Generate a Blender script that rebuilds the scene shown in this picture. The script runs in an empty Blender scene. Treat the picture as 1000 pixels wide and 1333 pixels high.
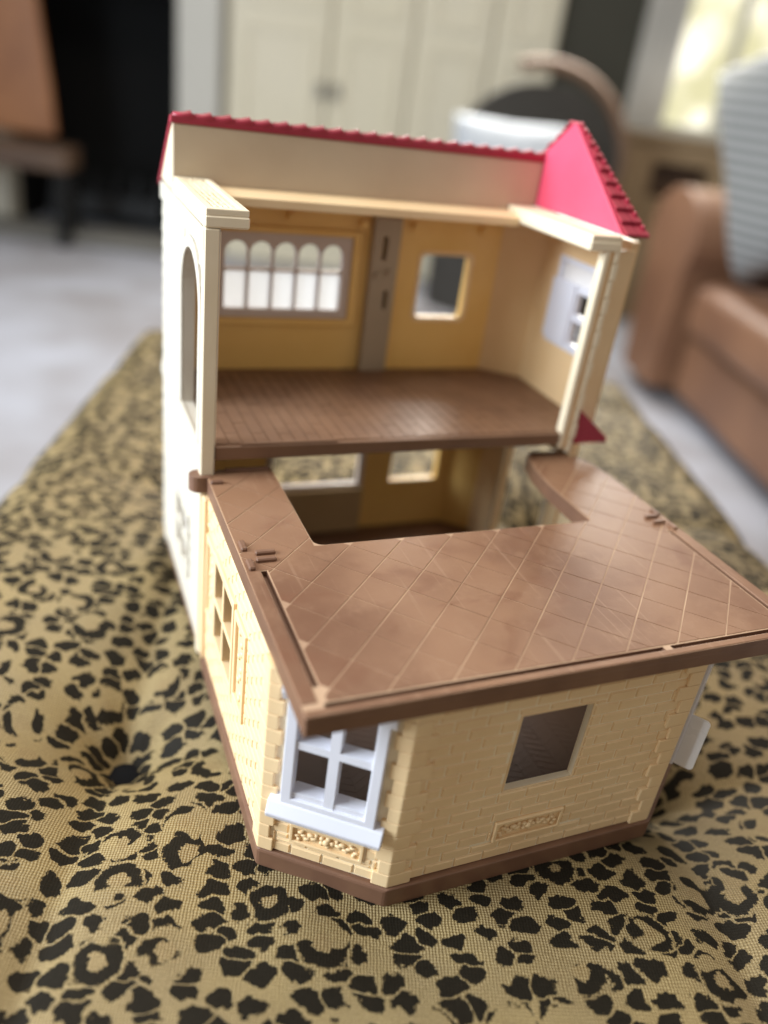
import bpy, bmesh, math, random
from mathutils import Vector, Matrix
from mathutils.geometry import tessellate_polygon
random.seed(7)
C = bpy.context.scene.collection
SC = bpy.context.scene
S = 0.01                                    # all numbers below are centimetres

# ------------------------------------------------------------------ camera, world, lights, exposure
F_PX = 1048.57
T_CAM = (-6.37518, -34.61824, 28.35811)
R_CAM = ((0.92484578, -0.35952838, 0.12409525), (-0.07032085, -0.48228313, -0.87318839), (0.37378505, 0.79883811, -0.47131986))
cd = bpy.data.cameras.new('camera'); cam = bpy.data.objects.new('camera', cd); C.objects.link(cam)
M = Matrix((R_CAM[0], tuple(-v for v in R_CAM[1]), tuple(-v for v in R_CAM[2]))).transposed()
cam.matrix_world = Matrix.Translation(Vector(T_CAM) * S) @ M.to_4x4()
cd.sensor_fit = 'VERTICAL'; cd.sensor_height = 36; cd.sensor_width = 27
cd.lens = F_PX * 36 / 1333
cd.clip_start = 0.01; cd.clip_end = 100
cd.dof.use_dof = True; cd.dof.focus_distance = 0.332; cd.dof.aperture_fstop = 3.0
SC.camera = cam
SC.view_settings.view_transform = 'Standard'; SC.view_settings.look = 'None'
SC.view_settings.exposure = 0.0; SC.view_settings.gamma = 1

w = bpy.data.worlds.new('World'); SC.world = w; w.use_nodes = True
w.node_tree.nodes['Background'].inputs[0].default_value = (1.0, 0.93, 0.84, 1)
w.node_tree.nodes['Background'].inputs[1].default_value = 0.38

# room frame: turned 20 degrees against the house
RA = math.radians(-20); RU = (math.cos(RA), math.sin(RA)); RV = (-math.sin(RA), math.cos(RA))
def RM(u, v, z): return (u * RU[0] + v * RV[0], u * RU[1] + v * RV[1], z)

def area(name, loc, target, sx, sy, power, col):
    l = bpy.data.lights.new(name, 'AREA'); l.shape = 'RECTANGLE'; l.size = sx * S; l.size_y = sy * S
    l.energy = power; l.color = col
    o = bpy.data.objects.new(name, l); C.objects.link(o)
    o.location = Vector(loc) * S
    o.rotation_euler = (Vector(target) - Vector(loc)).to_track_quat('-Z', 'Y').to_euler()
    return o
area('window_light', (-155, 22, 78), (5, -2, 8), 110, 120, 82, (0.80, 0.91, 1.0))
area('overhead_fill', (10, 48, 200), (8, 0, 0), 170, 170, 34, (1.0, 0.92, 0.80))  # added soft fill standing in for ceiling bounce; no overhead lamp there
area('window_light', (140, 210, 95), (10, -5, 8), 110, 90, 50, (1.0, 0.97, 0.90))

# ------------------------------------------------------------------ materials
def mat(name):
    m = bpy.data.materials.new(name); m.use_nodes = True
    return m, m.node_tree.nodes, m.node_tree.links, m.node_tree.nodes['Principled BSDF']
def N(nodes, t, **kw):
    n = nodes.new(t)
    for k, v in kw.items(): setattr(n, k, v)
    return n
def mixc(nodes, links, fac, a, b):
    n = nodes.new('ShaderNodeMix'); n.data_type = 'RGBA'
    for sock, v in ((n.inputs[0], fac), (n.inputs[6], a), (n.inputs[7], b)):
        if isinstance(v, (tuple, list)): sock.default_value = (*v[:3], 1)
        elif isinstance(v, (int, float)): sock.default_value = v
        else: links.new(v, sock)
    return n.outputs[2]
def mth(nodes, links, op, a, b=None, c=None, clamp=False):
    n = nodes.new('ShaderNodeMath'); n.operation = op; n.use_clamp = clamp
    for i, v in enumerate((a, b, c)):
        if v is None: continue
        if isinstance(v, (int, float)): n.inputs[i].default_value = v
        else: links.new(v, n.inputs[i])
    return n.outputs[0]
def ramp(nodes, links, v, lo, hi):
    n = nodes.new('ShaderNodeMapRange'); n.interpolation_type = 'SMOOTHSTEP'
    links.new(v, n.inputs[0])
    for i, q in ((1, lo), (2, hi)):
        if isinstance(q, (int, float)): n.inputs[i].default_value = q
        else: links.new(q, n.inputs[i])
    return n.outputs[0]

def plastic(name, col, col2=None, rough=0.38, sss=0.0, grime=None, gscale=25, bump=0.05, spec=0.5):
    m, n, l, b = mat(name)
    tc = N(n, 'ShaderNodeTexCoord')
    ge = N(n, 'ShaderNodeNewGeometry')
    nz = N(n, 'ShaderNodeTexNoise'); nz.inputs['Scale'].default_value = gscale; nz.inputs['Detail'].default_value = 6
    l.new(ge.outputs['Position'], nz.inputs['Vector'])
    c = mixc(n, l, ramp(n, l, nz.outputs[0], 0.35, 0.7), col, col2 or tuple(v * 0.9 for v in col))
    if grime:
        n2 = N(n, 'ShaderNodeTexNoise'); n2.inputs['Scale'].default_value = gscale * 4.2; n2.inputs['Detail'].default_value = 8; n2.inputs['Roughness'].default_value = 0.7
        l.new(ge.outputs['Position'], n2.inputs['Vector'])
        c = mixc(n, l, mth(n, l, 'MULTIPLY', ramp(n, l, n2.outputs[0], 0.48, 0.78), 0.5), c, grime)
    l.new(c, b.inputs['Base Color'])
    rr = mth(n, l, 'MULTIPLY_ADD', nz.outputs[0], 0.25, rough - 0.12)
    l.new(rr, b.inputs['Roughness'])
    b.inputs['Specular IOR Level'].default_value = spec
    if sss:
        b.inputs['Subsurface Weight'].default_value = sss
        b.inputs['Subsurface Radius'].default_value = (0.006, 0.004, 0.002)
        b.inputs['Subsurface Scale'].default_value = 0.5
    if bump:
        n3 = N(n, 'ShaderNodeTexNoise'); n3.inputs['Scale'].default_value = 900; n3.inputs['Detail'].default_value = 3
        l.new(ge.outputs['Position'], n3.inputs['Vector'])
        bp = N(n, 'ShaderNodeBump'); bp.inputs['Strength'].default_value = bump; bp.inputs['Distance'].default_value = 0.0004
        l.new(n3.outputs[0], bp.inputs['Height']); l.new(bp.outputs[0], b.inputs['Normal'])
    return m

MT = {}
MT['cream'] = plastic('cream_plastic', (0.85, 0.63, 0.37), (0.81, 0.575, 0.32), 0.42)
MT['ivory'] = plastic('ivory_plastic', (0.84, 0.72, 0.53), (0.80, 0.67, 0.47), 0.40)
MT['yellow'] = plastic('yellow_plastic', (0.84, 0.54, 0.18), (0.79, 0.49, 0.145), 0.42)
MT['peach'] = plastic('peach_plastic', (0.80, 0.56, 0.31), (0.75, 0.51, 0.26), 0.42)
MT['joint_glint'] = plastic('edge_glint_cream_plastic', (0.92, 0.80, 0.60), (0.90, 0.77, 0.56), 0.42)  # lighter joints paint in the glint of brick edges catching light
MT['counter'] = plastic('tan_plastic', (0.50, 0.35, 0.19), (0.45, 0.31, 0.16), 0.45)
MT['pale'] = plastic('light_toned_ivory_plastic', (0.62, 0.565, 0.475), (0.57, 0.51, 0.42), 0.45)  # ivory with the cool light on the left wall toned into its colour
MT['attic_shade'] = plastic('shade_toned_ivory_plastic', (0.56, 0.45, 0.32), (0.51, 0.40, 0.28), 0.42)  # ivory dulled in colour to stand for shade on the attic panel
MT['darkfloor'] = plastic('deep_brown_plastic', (0.075, 0.034, 0.021), (0.055, 0.025, 0.016), 0.5)
MT['white'] = plastic('white_plastic', (0.72, 0.71, 0.77), (0.68, 0.67, 0.73), 0.35)
MT['shade_white'] = plastic('shade_tinted_white_plastic', (0.62, 0.52, 0.46), (0.57, 0.47, 0.42), 0.4)  # white plastic, its backlit shade put into the colour
MT['red'] = plastic('red_plastic', (0.36, 0.022, 0.045), (0.30, 0.018, 0.038), 0.38)
MT['lit_red'] = plastic('light_tinted_red_plastic', (0.74, 0.085, 0.155), (0.68, 0.07, 0.13), 0.45)  # roof red, brightened in colour for the light on the gable face
MT['brown'] = plastic('brown_plastic', (0.205, 0.105, 0.062), (0.15, 0.073, 0.043), 0.42, gscale=30)
MT['floor'] = plastic('dark_brown_plastic', (0.20, 0.105, 0.058), (0.165, 0.083, 0.045), 0.50, gscale=40)
MT['tile'] = plastic('brown_tile_plastic', (0.25, 0.132, 0.074), (0.145, 0.064, 0.033), 0.46, grime=(0.30, 0.175, 0.105), gscale=13, bump=0.15, spec=0.36)
def add_wear(m):
    n, l = m.node_tree.nodes, m.node_tree.links; b = n['Principled BSDF']
    old = b.inputs['Base Color'].links[0].from_socket
    ge = N(n, 'ShaderNodeNewGeometry')
    st = N(n, 'ShaderNodeTexNoise'); st.inputs['Scale'].default_value = 26; st.inputs['Detail'].default_value = 7; st.inputs['Distortion'].default_value = 1.2
    l.new(ge.outputs['Position'], st.inputs['Vector'])
    c = mixc(n, l, mth(n, l, 'MULTIPLY', ramp(n, l, st.outputs[0], 0.55, 0.70), 0.55), old, (0.15, 0.058, 0.028))
    for rot, sx, lo in ((0.5, (420, 14, 1), 0.665), (-0.9, (520, 20, 1), 0.68), (1.7, (300, 10, 1), 0.67)):
        mp = N(n, 'ShaderNodeMapping'); mp.inputs['Rotation'].default_value = (0, 0, rot); mp.inputs['Scale'].default_value = sx
        l.new(ge.outputs['Position'], mp.inputs['Vector'])
        sc = N(n, 'ShaderNodeTexNoise'); sc.inputs['Scale'].default_value = 1.0; sc.inputs['Detail'].default_value = 2
        l.new(mp.outputs[0], sc.inputs['Vector'])
        c = mixc(n, l, mth(n, l, 'MULTIPLY', ramp(n, l, sc.outputs[0], lo, lo + 0.06), 0.20), c, (0.40, 0.26, 0.17))
    l.new(c, b.inputs['Base Color'])
add_wear(MT['tile'])
MT['groove'] = plastic('edge_glint_groove_plastic', (0.46, 0.30, 0.19), (0.32, 0.19, 0.115), 0.6)  # light tan stands in for tile edges catching light
MT['grey'] = plastic('grey_plastic', (0.40, 0.31, 0.215), (0.35, 0.27, 0.185), 0.42)
MT['frost'] = plastic('translucent_white_plastic', (0.78, 0.74, 0.72), (0.74, 0.70, 0.68), 0.25)

def simple(name, col, rough=0.6, col2=None, scale=3.0, bump=0.0, metal=0.0, bscale=40):
    m, n, l, b = mat(name)
    ge = N(n, 'ShaderNodeNewGeometry')
    nz = N(n, 'ShaderNodeTexNoise'); nz.inputs['Scale'].default_value = scale; nz.inputs['Detail'].default_value = 5
    l.new(ge.outputs['Position'], nz.inputs['Vector'])
    l.new(mixc(n, l, ramp(n, l, nz.outputs[0], 0.3, 0.7), col, col2 or tuple(v * 0.8 for v in col)), b.inputs['Base Color'])
    b.inputs['Roughness'].default_value = rough; b.inputs['Metallic'].default_value = metal
    if bump:
        n3 = N(n, 'ShaderNodeTexNoise'); n3.inputs['Scale'].default_value = bscale
        l.new(ge.outputs['Position'], n3.inputs['Vector'])
        bp = N(n, 'ShaderNodeBump'); bp.inputs['Strength'].default_value = bump; bp.inputs['Distance'].default_value = 0.004
        l.new(n3.outputs[0], bp.inputs['Height']); l.new(bp.outputs[0], b.inputs['Normal'])
    return m
MT['carpet'] = simple('pale_carpet', (0.41, 0.42, 0.48), 0.95, (0.27, 0.255, 0.265), 3.2, 0.5)
MT['wallpaint'] = simple('wall_paint', (0.62, 0.57, 0.47), 0.8)
MT['cabinet'] = simple('cream_paint', (0.76, 0.70, 0.55), 0.5, (0.72, 0.66, 0.50), 1.5)
MT['pilaster'] = simple('white_paint', (0.62, 0.60, 0.54), 0.5, (0.58, 0.56, 0.5))
MT['soot'] = simple('black_soot', (0.004, 0.004, 0.004), 0.9)
MT['iron'] = simple('black_iron', (0.012, 0.013, 0.015), 0.5)
MT['pewter'] = simple('worn_pewter', (0.36, 0.34, 0.29), 0.5)
MT['hearth'] = simple('hearth_stone', (0.20, 0.19, 0.17), 0.7)
MT['orangewood'] = simple('orange_wood', (0.36, 0.15, 0.055), 0.45, (0.28, 0.11, 0.04), 6)
MT['darkwood'] = simple('dark_wood', (0.12, 0.07, 0.04), 0.5, (0.09, 0.05, 0.03), 6)
MT['darkdoor'] = simple('dark_olive_paint', (0.055, 0.052, 0.036), 0.7)
MT['leather'] = simple('tan_leather', (0.225, 0.110, 0.058), 0.5, (0.165, 0.078, 0.042), 5, 0.15, 0, 120)
MT['shadeleather'] = simple('shade_darkened_leather', (0.06, 0.032, 0.022), 0.5)  # leather colour darkened for the shadow behind the arm
MT['darkuph'] = simple('dark_upholstery', (0.035, 0.03, 0.024), 0.8)
MT['bentwood'] = simple('bent_wood', (0.15, 0.085, 0.05), 0.5)
MT['tanwood'] = simple('tan_wood', (0.36, 0.25, 0.14), 0.55, (0.28, 0.19, 0.10), 4)
MT['paleblue'] = simple('pale_blue_cloth', (0.55, 0.58, 0.62), 0.9)
MT['linen'] = simple('linen_curtain', (0.86, 0.83, 0.77), 0.9)
MT['button'] = simple('black_button_cloth', (0.008, 0.008, 0.009), 0.95)
MT['button'].node_tree.nodes['Principled BSDF'].inputs['Specular IOR Level'].default_value = 0.1
MT['lint'] = simple('white_thread', (0.8, 0.78, 0.72), 0.9)

def make_milky():
    m, n, l, b = mat('milky_translucent_pane')
    tr = N(n, 'ShaderNodeBsdfTranslucent'); tr.inputs[0].default_value = (0.90, 0.92, 0.95, 1)
    tp = N(n, 'ShaderNodeBsdfTransparent')
    mx = N(n, 'ShaderNodeMixShader'); mx.inputs[0].default_value = 0.30
    l.new(tr.outputs[0], mx.inputs[1]); l.new(tp.outputs[0], mx.inputs[2]); l.new(mx.outputs[0], n['Material Output'].inputs[0])
    return m
MT['milky'] = make_milky()

def make_leopard():
    m, n, l, b = mat('leopard_weave')
    uv = N(n, 'ShaderNodeUVMap'); uv.uv_map = 'UVMap'          # centimetres on the cloth
    def noise(sc, det=3, vec=None, rough=0.5):
        q = N(n, 'ShaderNodeTexNoise'); q.inputs['Scale'].default_value = sc; q.inputs['Detail'].default_value = det
        q.inputs['Roughness'].default_value = rough
        l.new(vec or uv.outputs[0], q.inputs['Vector']); return q
    def vadd(a, bb):
        q = N(n, 'ShaderNodeVectorMath'); q.operation = 'ADD'; l.new(a, q.inputs[0]); l.new(bb, q.inputs[1]); return q.outputs[0]
    def vmul(a, s):
        q = N(n, 'ShaderNodeVectorMath'); q.operation = 'MULTIPLY'; l.new(a, q.inputs[0]); q.inputs[1].default_value = s; return q.outputs[0]
    def vsub(a, s):
        q = N(n, 'ShaderNodeVectorMath'); q.operation = 'SUBTRACT'; l.new(a, q.inputs[0]); q.inputs[1].default_value = s; return q.outputs[0]
    warp = vmul(vsub(noise(1.05, 2).outputs['Color'], (0.5, 0.5, 0.5)), (1.15, 1.15, 0))
    P = vadd(uv.outputs[0], warp)
    fine = noise(5.5, 3).outputs[0]
    weavejit = noise(14, 1).outputs[0]
    def vor(scale, vec, rnd=0.9):
        q = N(n, 'ShaderNodeTexVoronoi'); q.voronoi_dimensions = '2D'; q.feature = 'F1'
        q.inputs['Scale'].default_value = scale; q.inputs['Randomness'].default_value = rnd
        l.new(vec, q.inputs['Vector']); return q
    # rosettes: big cells leave a tawny core, the spots crowd round it
    v2 = vor(0.335, vadd(uv.outputs[0], vmul(warp, (0.55, 0.55, 0))), 0.95); s2 = N(n, 'ShaderNodeSeparateColor'); l.new(v2.outputs['Color'], s2.inputs[0])
    isbig = mth(n, l, 'GREATER_THAN', s2.outputs[0], 0.42)
    d2 = mth(n, l, 'ADD', v2.outputs['Distance'], mth(n, l, 'MULTIPLY', mth(n, l, 'SUBTRACT', fine, 0.5), 0.13))
    crad = mth(n, l, 'MULTIPLY_ADD', s2.outputs[1], 0.07, 0.085)
    core = mth(n, l, 'MULTIPLY', ramp(n, l, mth(n, l, 'SUBTRACT', crad, d2), -0.015, 0.015), isbig)
    rz = mth(n, l, 'MULTIPLY', ramp(n, l, mth(n, l, 'SUBTRACT', d2, crad), 0.24, 0.10), isbig)
    P1 = vmul(P, (0.95, 1.28, 1.0))
    v1 = vor(0.84, P1, 0.80); s1 = N(n, 'ShaderNodeSeparateColor'); l.new(v1.outputs['Color'], s1.inputs[0])
    d1 = mth(n, l, 'ADD', v1.outputs['Distance'], mth(n, l, 'MULTIPLY', mth(n, l, 'SUBTRACT', fine, 0.5), 0.30))
    d1 = mth(n, l, 'ADD', d1, mth(n, l, 'MULTIPLY', mth(n, l, 'SUBTRACT', weavejit, 0.5), 0.12))
    t1 = mth(n, l, 'MULTIPLY_ADD', s1.outputs[0], 0.13, 0.375)
    t1 = mth(n, l, 'ADD', t1, mth(n, l, 'MULTIPLY', rz, 0.05))
    ve = N(n, 'ShaderNodeTexVoronoi'); ve.voronoi_dimensions = '2D'; ve.feature = 'DISTANCE_TO_EDGE'
    ve.inputs['Scale'].default_value = 0.84; ve.inputs["Randomness"].default_value = 0.80; l.new(P1, ve.inputs['Vector'])
    ed = mth(n, l, 'ADD', ve.outputs['Distance'], mth(n, l, 'MULTIPLY', mth(n, l, 'SUBTRACT', weavejit, 0.5), 0.07))
    ed = mth(n, l, 'ADD', ed, mth(n, l, 'MULTIPLY', rz, mth(n, l, 'MULTIPLY', s1.outputs[2], 0.14)))
    q = mth(n, l, 'SMOOTH_MIN', mth(n, l, 'SUBTRACT', t1, d1), mth(n, l, 'SUBTRACT', ed, 0.035), 0.20)
    spot = ramp(n, l, q, -0.035, 0.045)
    inb = mth(n, l, 'MULTIPLY', ramp(n, l, mth(n, l, 'SUBTRACT', mth(n, l, 'ADD', crad, 0.235), d2), -0.02, 0.02), isbig)
    ring = ramp(n, l, mth(n, l, 'SUBTRACT', mth(n, l, 'ADD', crad, 0.190), d2), -0.025, 0.025)
    brk = ramp(n, l, noise(0.62, 1).outputs[0], 0.465, 0.50)
    ring = mth(n, l, 'MULTIPLY', ring, brk)
    spot = mth(n, l, 'ADD', mth(n, l, 'MULTIPLY', spot, mth(n, l, 'SUBTRACT', 1.0, inb)), mth(n, l, 'MULTIPLY', ring, inb), clamp=True)
    spot = mth(n, l, 'MULTIPLY', spot, mth(n, l, 'SUBTRACT', 1.0, core))
    core = mth(n, l, 'MULTIPLY', core, 0.9)
    # weave
    sx = N(n, 'ShaderNodeSeparateXYZ'); l.new(vadd(uv.outputs[0], vmul(vsub(noise(2.0, 1).outputs['Color'], (0.5, 0.5, 0.5)), (0.10, 0.10, 0))), sx.inputs[0])
    fr = 2 * math.pi / 0.125
    a = mth(n, l, 'SINE', mth(n, l, 'MULTIPLY', sx.outputs[0], fr)); c = mth(n, l, 'SINE', mth(n, l, 'MULTIPLY', sx.outputs[1], fr))
    wv = mth(n, l, 'MULTIPLY_ADD', mth(n, l, 'ADD', a, c), 0.25, 0.5)
    spot = ramp(n, l, mth(n, l, 'ADD', spot, mth(n, l, 'MULTIPLY', mth(n, l, 'SUBTRACT', wv, 0.5), 0.75)), 0.32, 0.66)
    gold = mixc(n, l, ramp(n, l, noise(0.22, 3).outputs[0], 0.35, 0.65), (0.32, 0.212, 0.066), (0.235, 0.150, 0.049))
    gold = mixc(n, l, core, gold, (0.25, 0.15, 0.042))
    gold = mixc(n, l, mth(n, l, 'MULTIPLY', mth(n, l, 'MULTIPLY', wv, noise(9, 2).outputs[0]), 1.0), mixc(n, l, 0.6, gold, (0.07, 0.045, 0.016)), mixc(n, l, 0.50, gold, (0.80, 0.65, 0.36)))
    dark = mixc(n, l, noise(6, 2).outputs[0], (0.008, 0.0065, 0.004), (0.018, 0.014, 0.009))
    l.new(mixc(n, l, spot, gold, dark), b.inputs['Base Color'])
    b.inputs['Roughness'].default_value = 0.62
    l.new(mth(n, l, 'MULTIPLY_ADD', spot, -0.34, 0.42), b.inputs['Specular IOR Level'])
    bp = N(n, 'ShaderNodeBump'); bp.inputs['Strength'].default_value = 0.8; bp.inputs['Distance'].default_value = 0.0006
    l.new(mth(n, l, 'MULTIPLY', wv, mth(n, l, 'MULTIPLY_ADD', spot, -0.75, 1.0)), bp.inputs['Height']); l.new(bp.outputs[0], b.inputs['Normal'])
    return m
MT['leopard'] = make_leopard()

def make_knit():
    m, n, l, b = mat('grey_knit')
    uv = N(n, 'ShaderNodeUVMap'); uv.uv_map = 'UVMap'
    sx = N(n, 'ShaderNodeSeparateXYZ'); l.new(uv.outputs[0], sx.inputs[0])
    a = mth(n, l, 'SINE', mth(n, l, 'MULTIPLY', sx.outputs[0], 2 * math.pi / 2.4))
    c = mixc(n, l, mth(n, l, 'MULTIPLY_ADD', a, 0.5, 0.5), (0.11, 0.115, 0.115), (0.36, 0.365, 0.36))
    l.new(c, b.inputs['Base Color']); b.inputs['Roughness'].default_value = 0.95
    return m
MT['knit'] = make_knit()

def make_garden():
    m, n, l, b = mat('bright_garden_view')
    ge = N(n, 'ShaderNodeNewGeometry')
    nz = N(n, 'ShaderNodeTexNoise'); nz.inputs['Scale'].default_value = 3.5; nz.inputs['Detail'].default_value = 3
    l.new(ge.outputs['Position'], nz.inputs['Vector'])
    em = N(n, 'ShaderNodeEmission'); em.inputs[1].default_value = 1.7
    c = mixc(n, l, ramp(n, l, nz.outputs[0], 0.38, 0.62), (0.50, 0.47, 0.28), (0.95, 0.90, 0.72))
    l.new(c, em.inputs[0])
    l.new(em.outputs[0], n['Material Output'].inputs[0])
    return m
MT['garden'] = make_garden()

# ------------------------------------------------------------------ building helpers
WLOC = {}
def tag(o, label, cat, group=None, kind=None):
    if label: o['label'] = label
    if cat: o['category'] = cat
    if group: o['group'] = group
    if kind: o['kind'] = kind
    return o
def thing(name, label, cat, loc=(0, 0, 0), group=None):
    o = bpy.data.objects.new(name, None); C.objects.link(o)
    o.empty_display_size = 0.02
    o.location = Vector(loc) * S; WLOC[o] = Vector(loc)
    return tag(o, label, cat, group)
def link_mesh(name, me, parent=None, origin=(0, 0, 0)):
    o = bpy.data.objects.new(name, me); C.objects.link(o)
    pl = WLOC[parent] if parent is not None else Vector((0, 0, 0))
    o.location = (Vector(origin) - pl) * S
    WLOC[o] = Vector(origin)
    if parent is not None: o.parent = parent
    return o
class MB:
    def __init__(s): s.bm = bmesh.new()
    def poly(s, pts): 
        return s.bm.faces.new([s.bm.verts.new(p) for p in pts])
    def box(s, x0, x1, y0, y1, z0, z1, bev=0.0, f=None, seg=1):
        g = bmesh.ops.create_cube(s.bm, size=1.0)
        vs = g['verts']
        for v in vs: v.co = Vector(((x0 + x1) / 2 + v.co.x * (x1 - x0), (y0 + y1) / 2 + v.co.y * (y1 - y0), (z0 + z1) / 2 + v.co.z * (z1 - z0)))
        if bev:
            es = list({e for v in vs for e in v.link_edges})
            r = bmesh.ops.bevel(s.bm, geom=es, offset=bev, segments=seg, affect='EDGES', profile=0.5)
            vs = list({v for fc in r['faces'] for v in fc.verts} | {v for v in vs if v.is_valid})
        if f:
            for v in vs: v.co = Vector(f(v.co.x, v.co.y, v.co.z))
        return s
    def prism(s, pts, z0, z1, f=None, holes=()):
        """polygon (2D, ccw) with holes, extruded between z0 and z1; f maps (a,b,h) to xyz"""
        f = f or (lambda a, b, h: (a, b, h))
        loops = [pts] + list(holes)
        flat = [p for lp in loops for p in lp]
        tris = tessellate_polygon([[Vector((p[0], p[1], 0)) for p in lp] for lp in loops])
        bot = [s.bm.verts.new(f(p[0], p[1], z0)) for p in flat]
        top = [s.bm.verts.new(f(p[0], p[1], z1)) for p in flat]
        for t in tris:
            a, b, c = t
            A, B, D = (flat[i] for i in t)
            if (B[0] - A[0]) * (D[1] - A[1]) - (B[1] - A[1]) * (D[0] - A[0]) < 0: a, c = c, a
            try: s.bm.faces.new((top[a], top[b], top[c])); s.bm.faces.new((bot[c], bot[b], bot[a]))
            except ValueError: pass
        k = 0
        for lp in loops:
            n = len(lp)
            for i in range(n):
                a, b = k + i, k + (i + 1) % n
                try: s.bm.faces.new((bot[a], bot[b], top[b], top[a]))
                except ValueError: pass
            k += n
        return s
    def tube(s, path, r, n=8, caps=True):
        rings = []
        P = [Vector(p) for p in path]
        for i, p in enumerate(P):
            d = (P[min(i + 1, len(P) - 1)] - P[max(i - 1, 0)]).normalized()
            a = d.orthogonal().normalized() if i == 0 else (rings_a - d * rings_a.dot(d)).normalized()
            rings_a = a; b = d.cross(a)
            rr = r[i] if isinstance(r, (list, tuple)) else r
            rings.append([s.bm.verts.new(p + (a * math.cos(t) + b * math.sin(t)) * rr) for t in [2 * math.pi * k / n for k in range(n)]])
        for i in range(len(rings) - 1):
            for k in range(n):
                s.bm.faces.new((rings[i][k], rings[i][(k + 1) % n], rings[i + 1][(k + 1) % n], rings[i + 1][k]))
        if caps:
            s.bm.faces.new(rings[0][::-1]); s.bm.faces.new(rings[-1])
        return s
    def blob(s, c, r, sub=1, scale=(1, 1, 1), f=None):
        g = bmesh.ops.create_icosphere(s.bm, subdivisions=sub, radius=1.0)
        for v in g['verts']:
            p = (c[0] + v.co.x * r * scale[0], c[1] + v.co.y * r * scale[1], c[2] + v.co.z * r * scale[2])
            v.co = Vector(f(*p) if f else p)
        return s
    def build(s, name, m, parent=None, smooth=False, bevel=0.0, seg=2, origin=None, angle=35):
        bm = s.bm
        bmesh.ops.remove_doubles(bm, verts=bm.verts, dist=1e-5)
        bmesh.ops.recalc_face_normals(bm, faces=bm.faces)
        if origin is None:
            if len(bm.verts):
                lo = [min(v.co[i] for v in bm.verts) for i in range(3)]; hi = [max(v.co[i] for v in bm.verts) for i in range(3)]
                origin = ((lo[0] + hi[0]) / 2, (lo[1] + hi[1]) / 2, lo[2])
            else: origin = (0, 0, 0)
        o0 = Vector(origin)
        for v in bm.verts: v.co = (v.co - o0) * S
        me = bpy.data.meshes.new(name); bm.to_mesh(me); bm.free()
        me.materials.append(MT[m])
        o = link_mesh(name, me, parent, origin)
        if smooth:
            for p in me.polygons: p.use_smooth = True
        if bevel:
            bv = o.modifiers.new('edge', 'BEVEL'); bv.width = bevel * S; bv.segments = seg; bv.limit_method = 'ANGLE'; bv.angle_limit = math.radians(angle)
            bv.harden_normals = False
        return o
def box_part(name, m, parent, x0, x1, y0, y1, z0, z1, bevel=0.04, **k):
    return MB().box(x0, x1, y0, y1, z0, z1, bev=bevel).build(name, m, parent, **k)
def rect(a0, a1, b0, b1): return [(a0, b0), (a1, b0), (a1, b1), (a0, b1)]
def arch(a0, a1, b0, b1, n=12):
    """rectangle with a round head; ccw"""
    r = (a1 - a0) / 2; c = (a0 + a1) / 2
    return [(a0, b0), (a1, b0)] + [(c + r * math.cos(math.pi * i / n), b1 - r + r * math.sin(math.pi * i / n)) for i in range(n + 1)]
def rrect(a0, a1, b0, b1, r, n=4):
    pts = []
    for cx, cy, t0 in ((a1 - r, b0 + r, -90), (a1 - r, b1 - r, 0), (a0 + r, b1 - r, 90), (a0 + r, b0 + r, 180)):
        for i in range(n + 1):
            t = math.radians(t0 + 90 * i / n); pts.append((cx + r * math.cos(t), cy + r * math.sin(t)))
    return pts
def rsub(r, h):
    a0, a1, b0, b1 = r; c0, c1, d0, d1 = h
    if c1 <= a0 or c0 >= a1 or d1 <= b0 or d0 >= b1: return [r]
    out = []
    if b0 < d0: out.append((a0, a1, b0, d0))
    if b1 > d1: out.append((a0, a1, d1, b1))
    m0, m1 = max(b0, d0), min(b1, d1)
    if a0 < c0: out.append((a0, c0, m0, m1))
    if a1 > c1: out.append((c1, a1, m0, m1))
    return out
def frame_fn(A, B, out):
    """wall along A->B in plan; (s along, z up, h outwards)"""
    A = Vector((*A, 0)); d = (Vector((*B, 0)) - A); L = d.length; d.normalize()
    nn = Vector((*out, 0)); nn = (nn - d * nn.dot(d)).normalized()
    return (lambda s, z, h: tuple(A + d * s + nn * h + Vector((0, 0, z)))), L

def brick_shape(mb, r, f, hgt=0.07, gap=0.032, ins=0.045):
    a0, a1, b0, b1 = r[0] + gap, r[1] - gap, r[2] + gap, r[3] - gap
    if a1 - a0 < 0.1 or b1 - b0 < 0.1: return False
    i = min(ins, (a1 - a0) / 3, (b1 - b0) / 3)
    h = hgt * random.uniform(0.85, 1.15)
    bot = [mb.bm.verts.new(f(a, b, -0.004)) for a, b in rect(a0, a1, b0, b1)]
    top = [mb.bm.verts.new(f(a, b, h)) for a, b in rect(a0 + i, a1 - i, b0 + i, b1 - i)]
    mb.bm.faces.new(top)
    for k in range(4): mb.bm.faces.new((bot[k], bot[(k + 1) % 4], top[(k + 1) % 4], top[k]))
    return True
def bricks(s0, s1, z0, z1, bl, bh, holes, shift=0.0):
    out = []; row = 0; z = z0
    while z < z1 - 0.08:
        zt = min(z + bh, z1)
        s = s0 - (bl / 2 if row % 2 else 0) - shift
        while s < s1:
            rr = [(max(s, s0), min(s + bl, s1), z, zt)]
            for h in holes: rr = [q for r in rr for q in rsub(r, h)]
            out += [r for r in rr if r[1] - r[0] > 0.14 and r[3] - r[2] > 0.14]
            s += bl
        z += bh; row += 1
    return out

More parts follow.
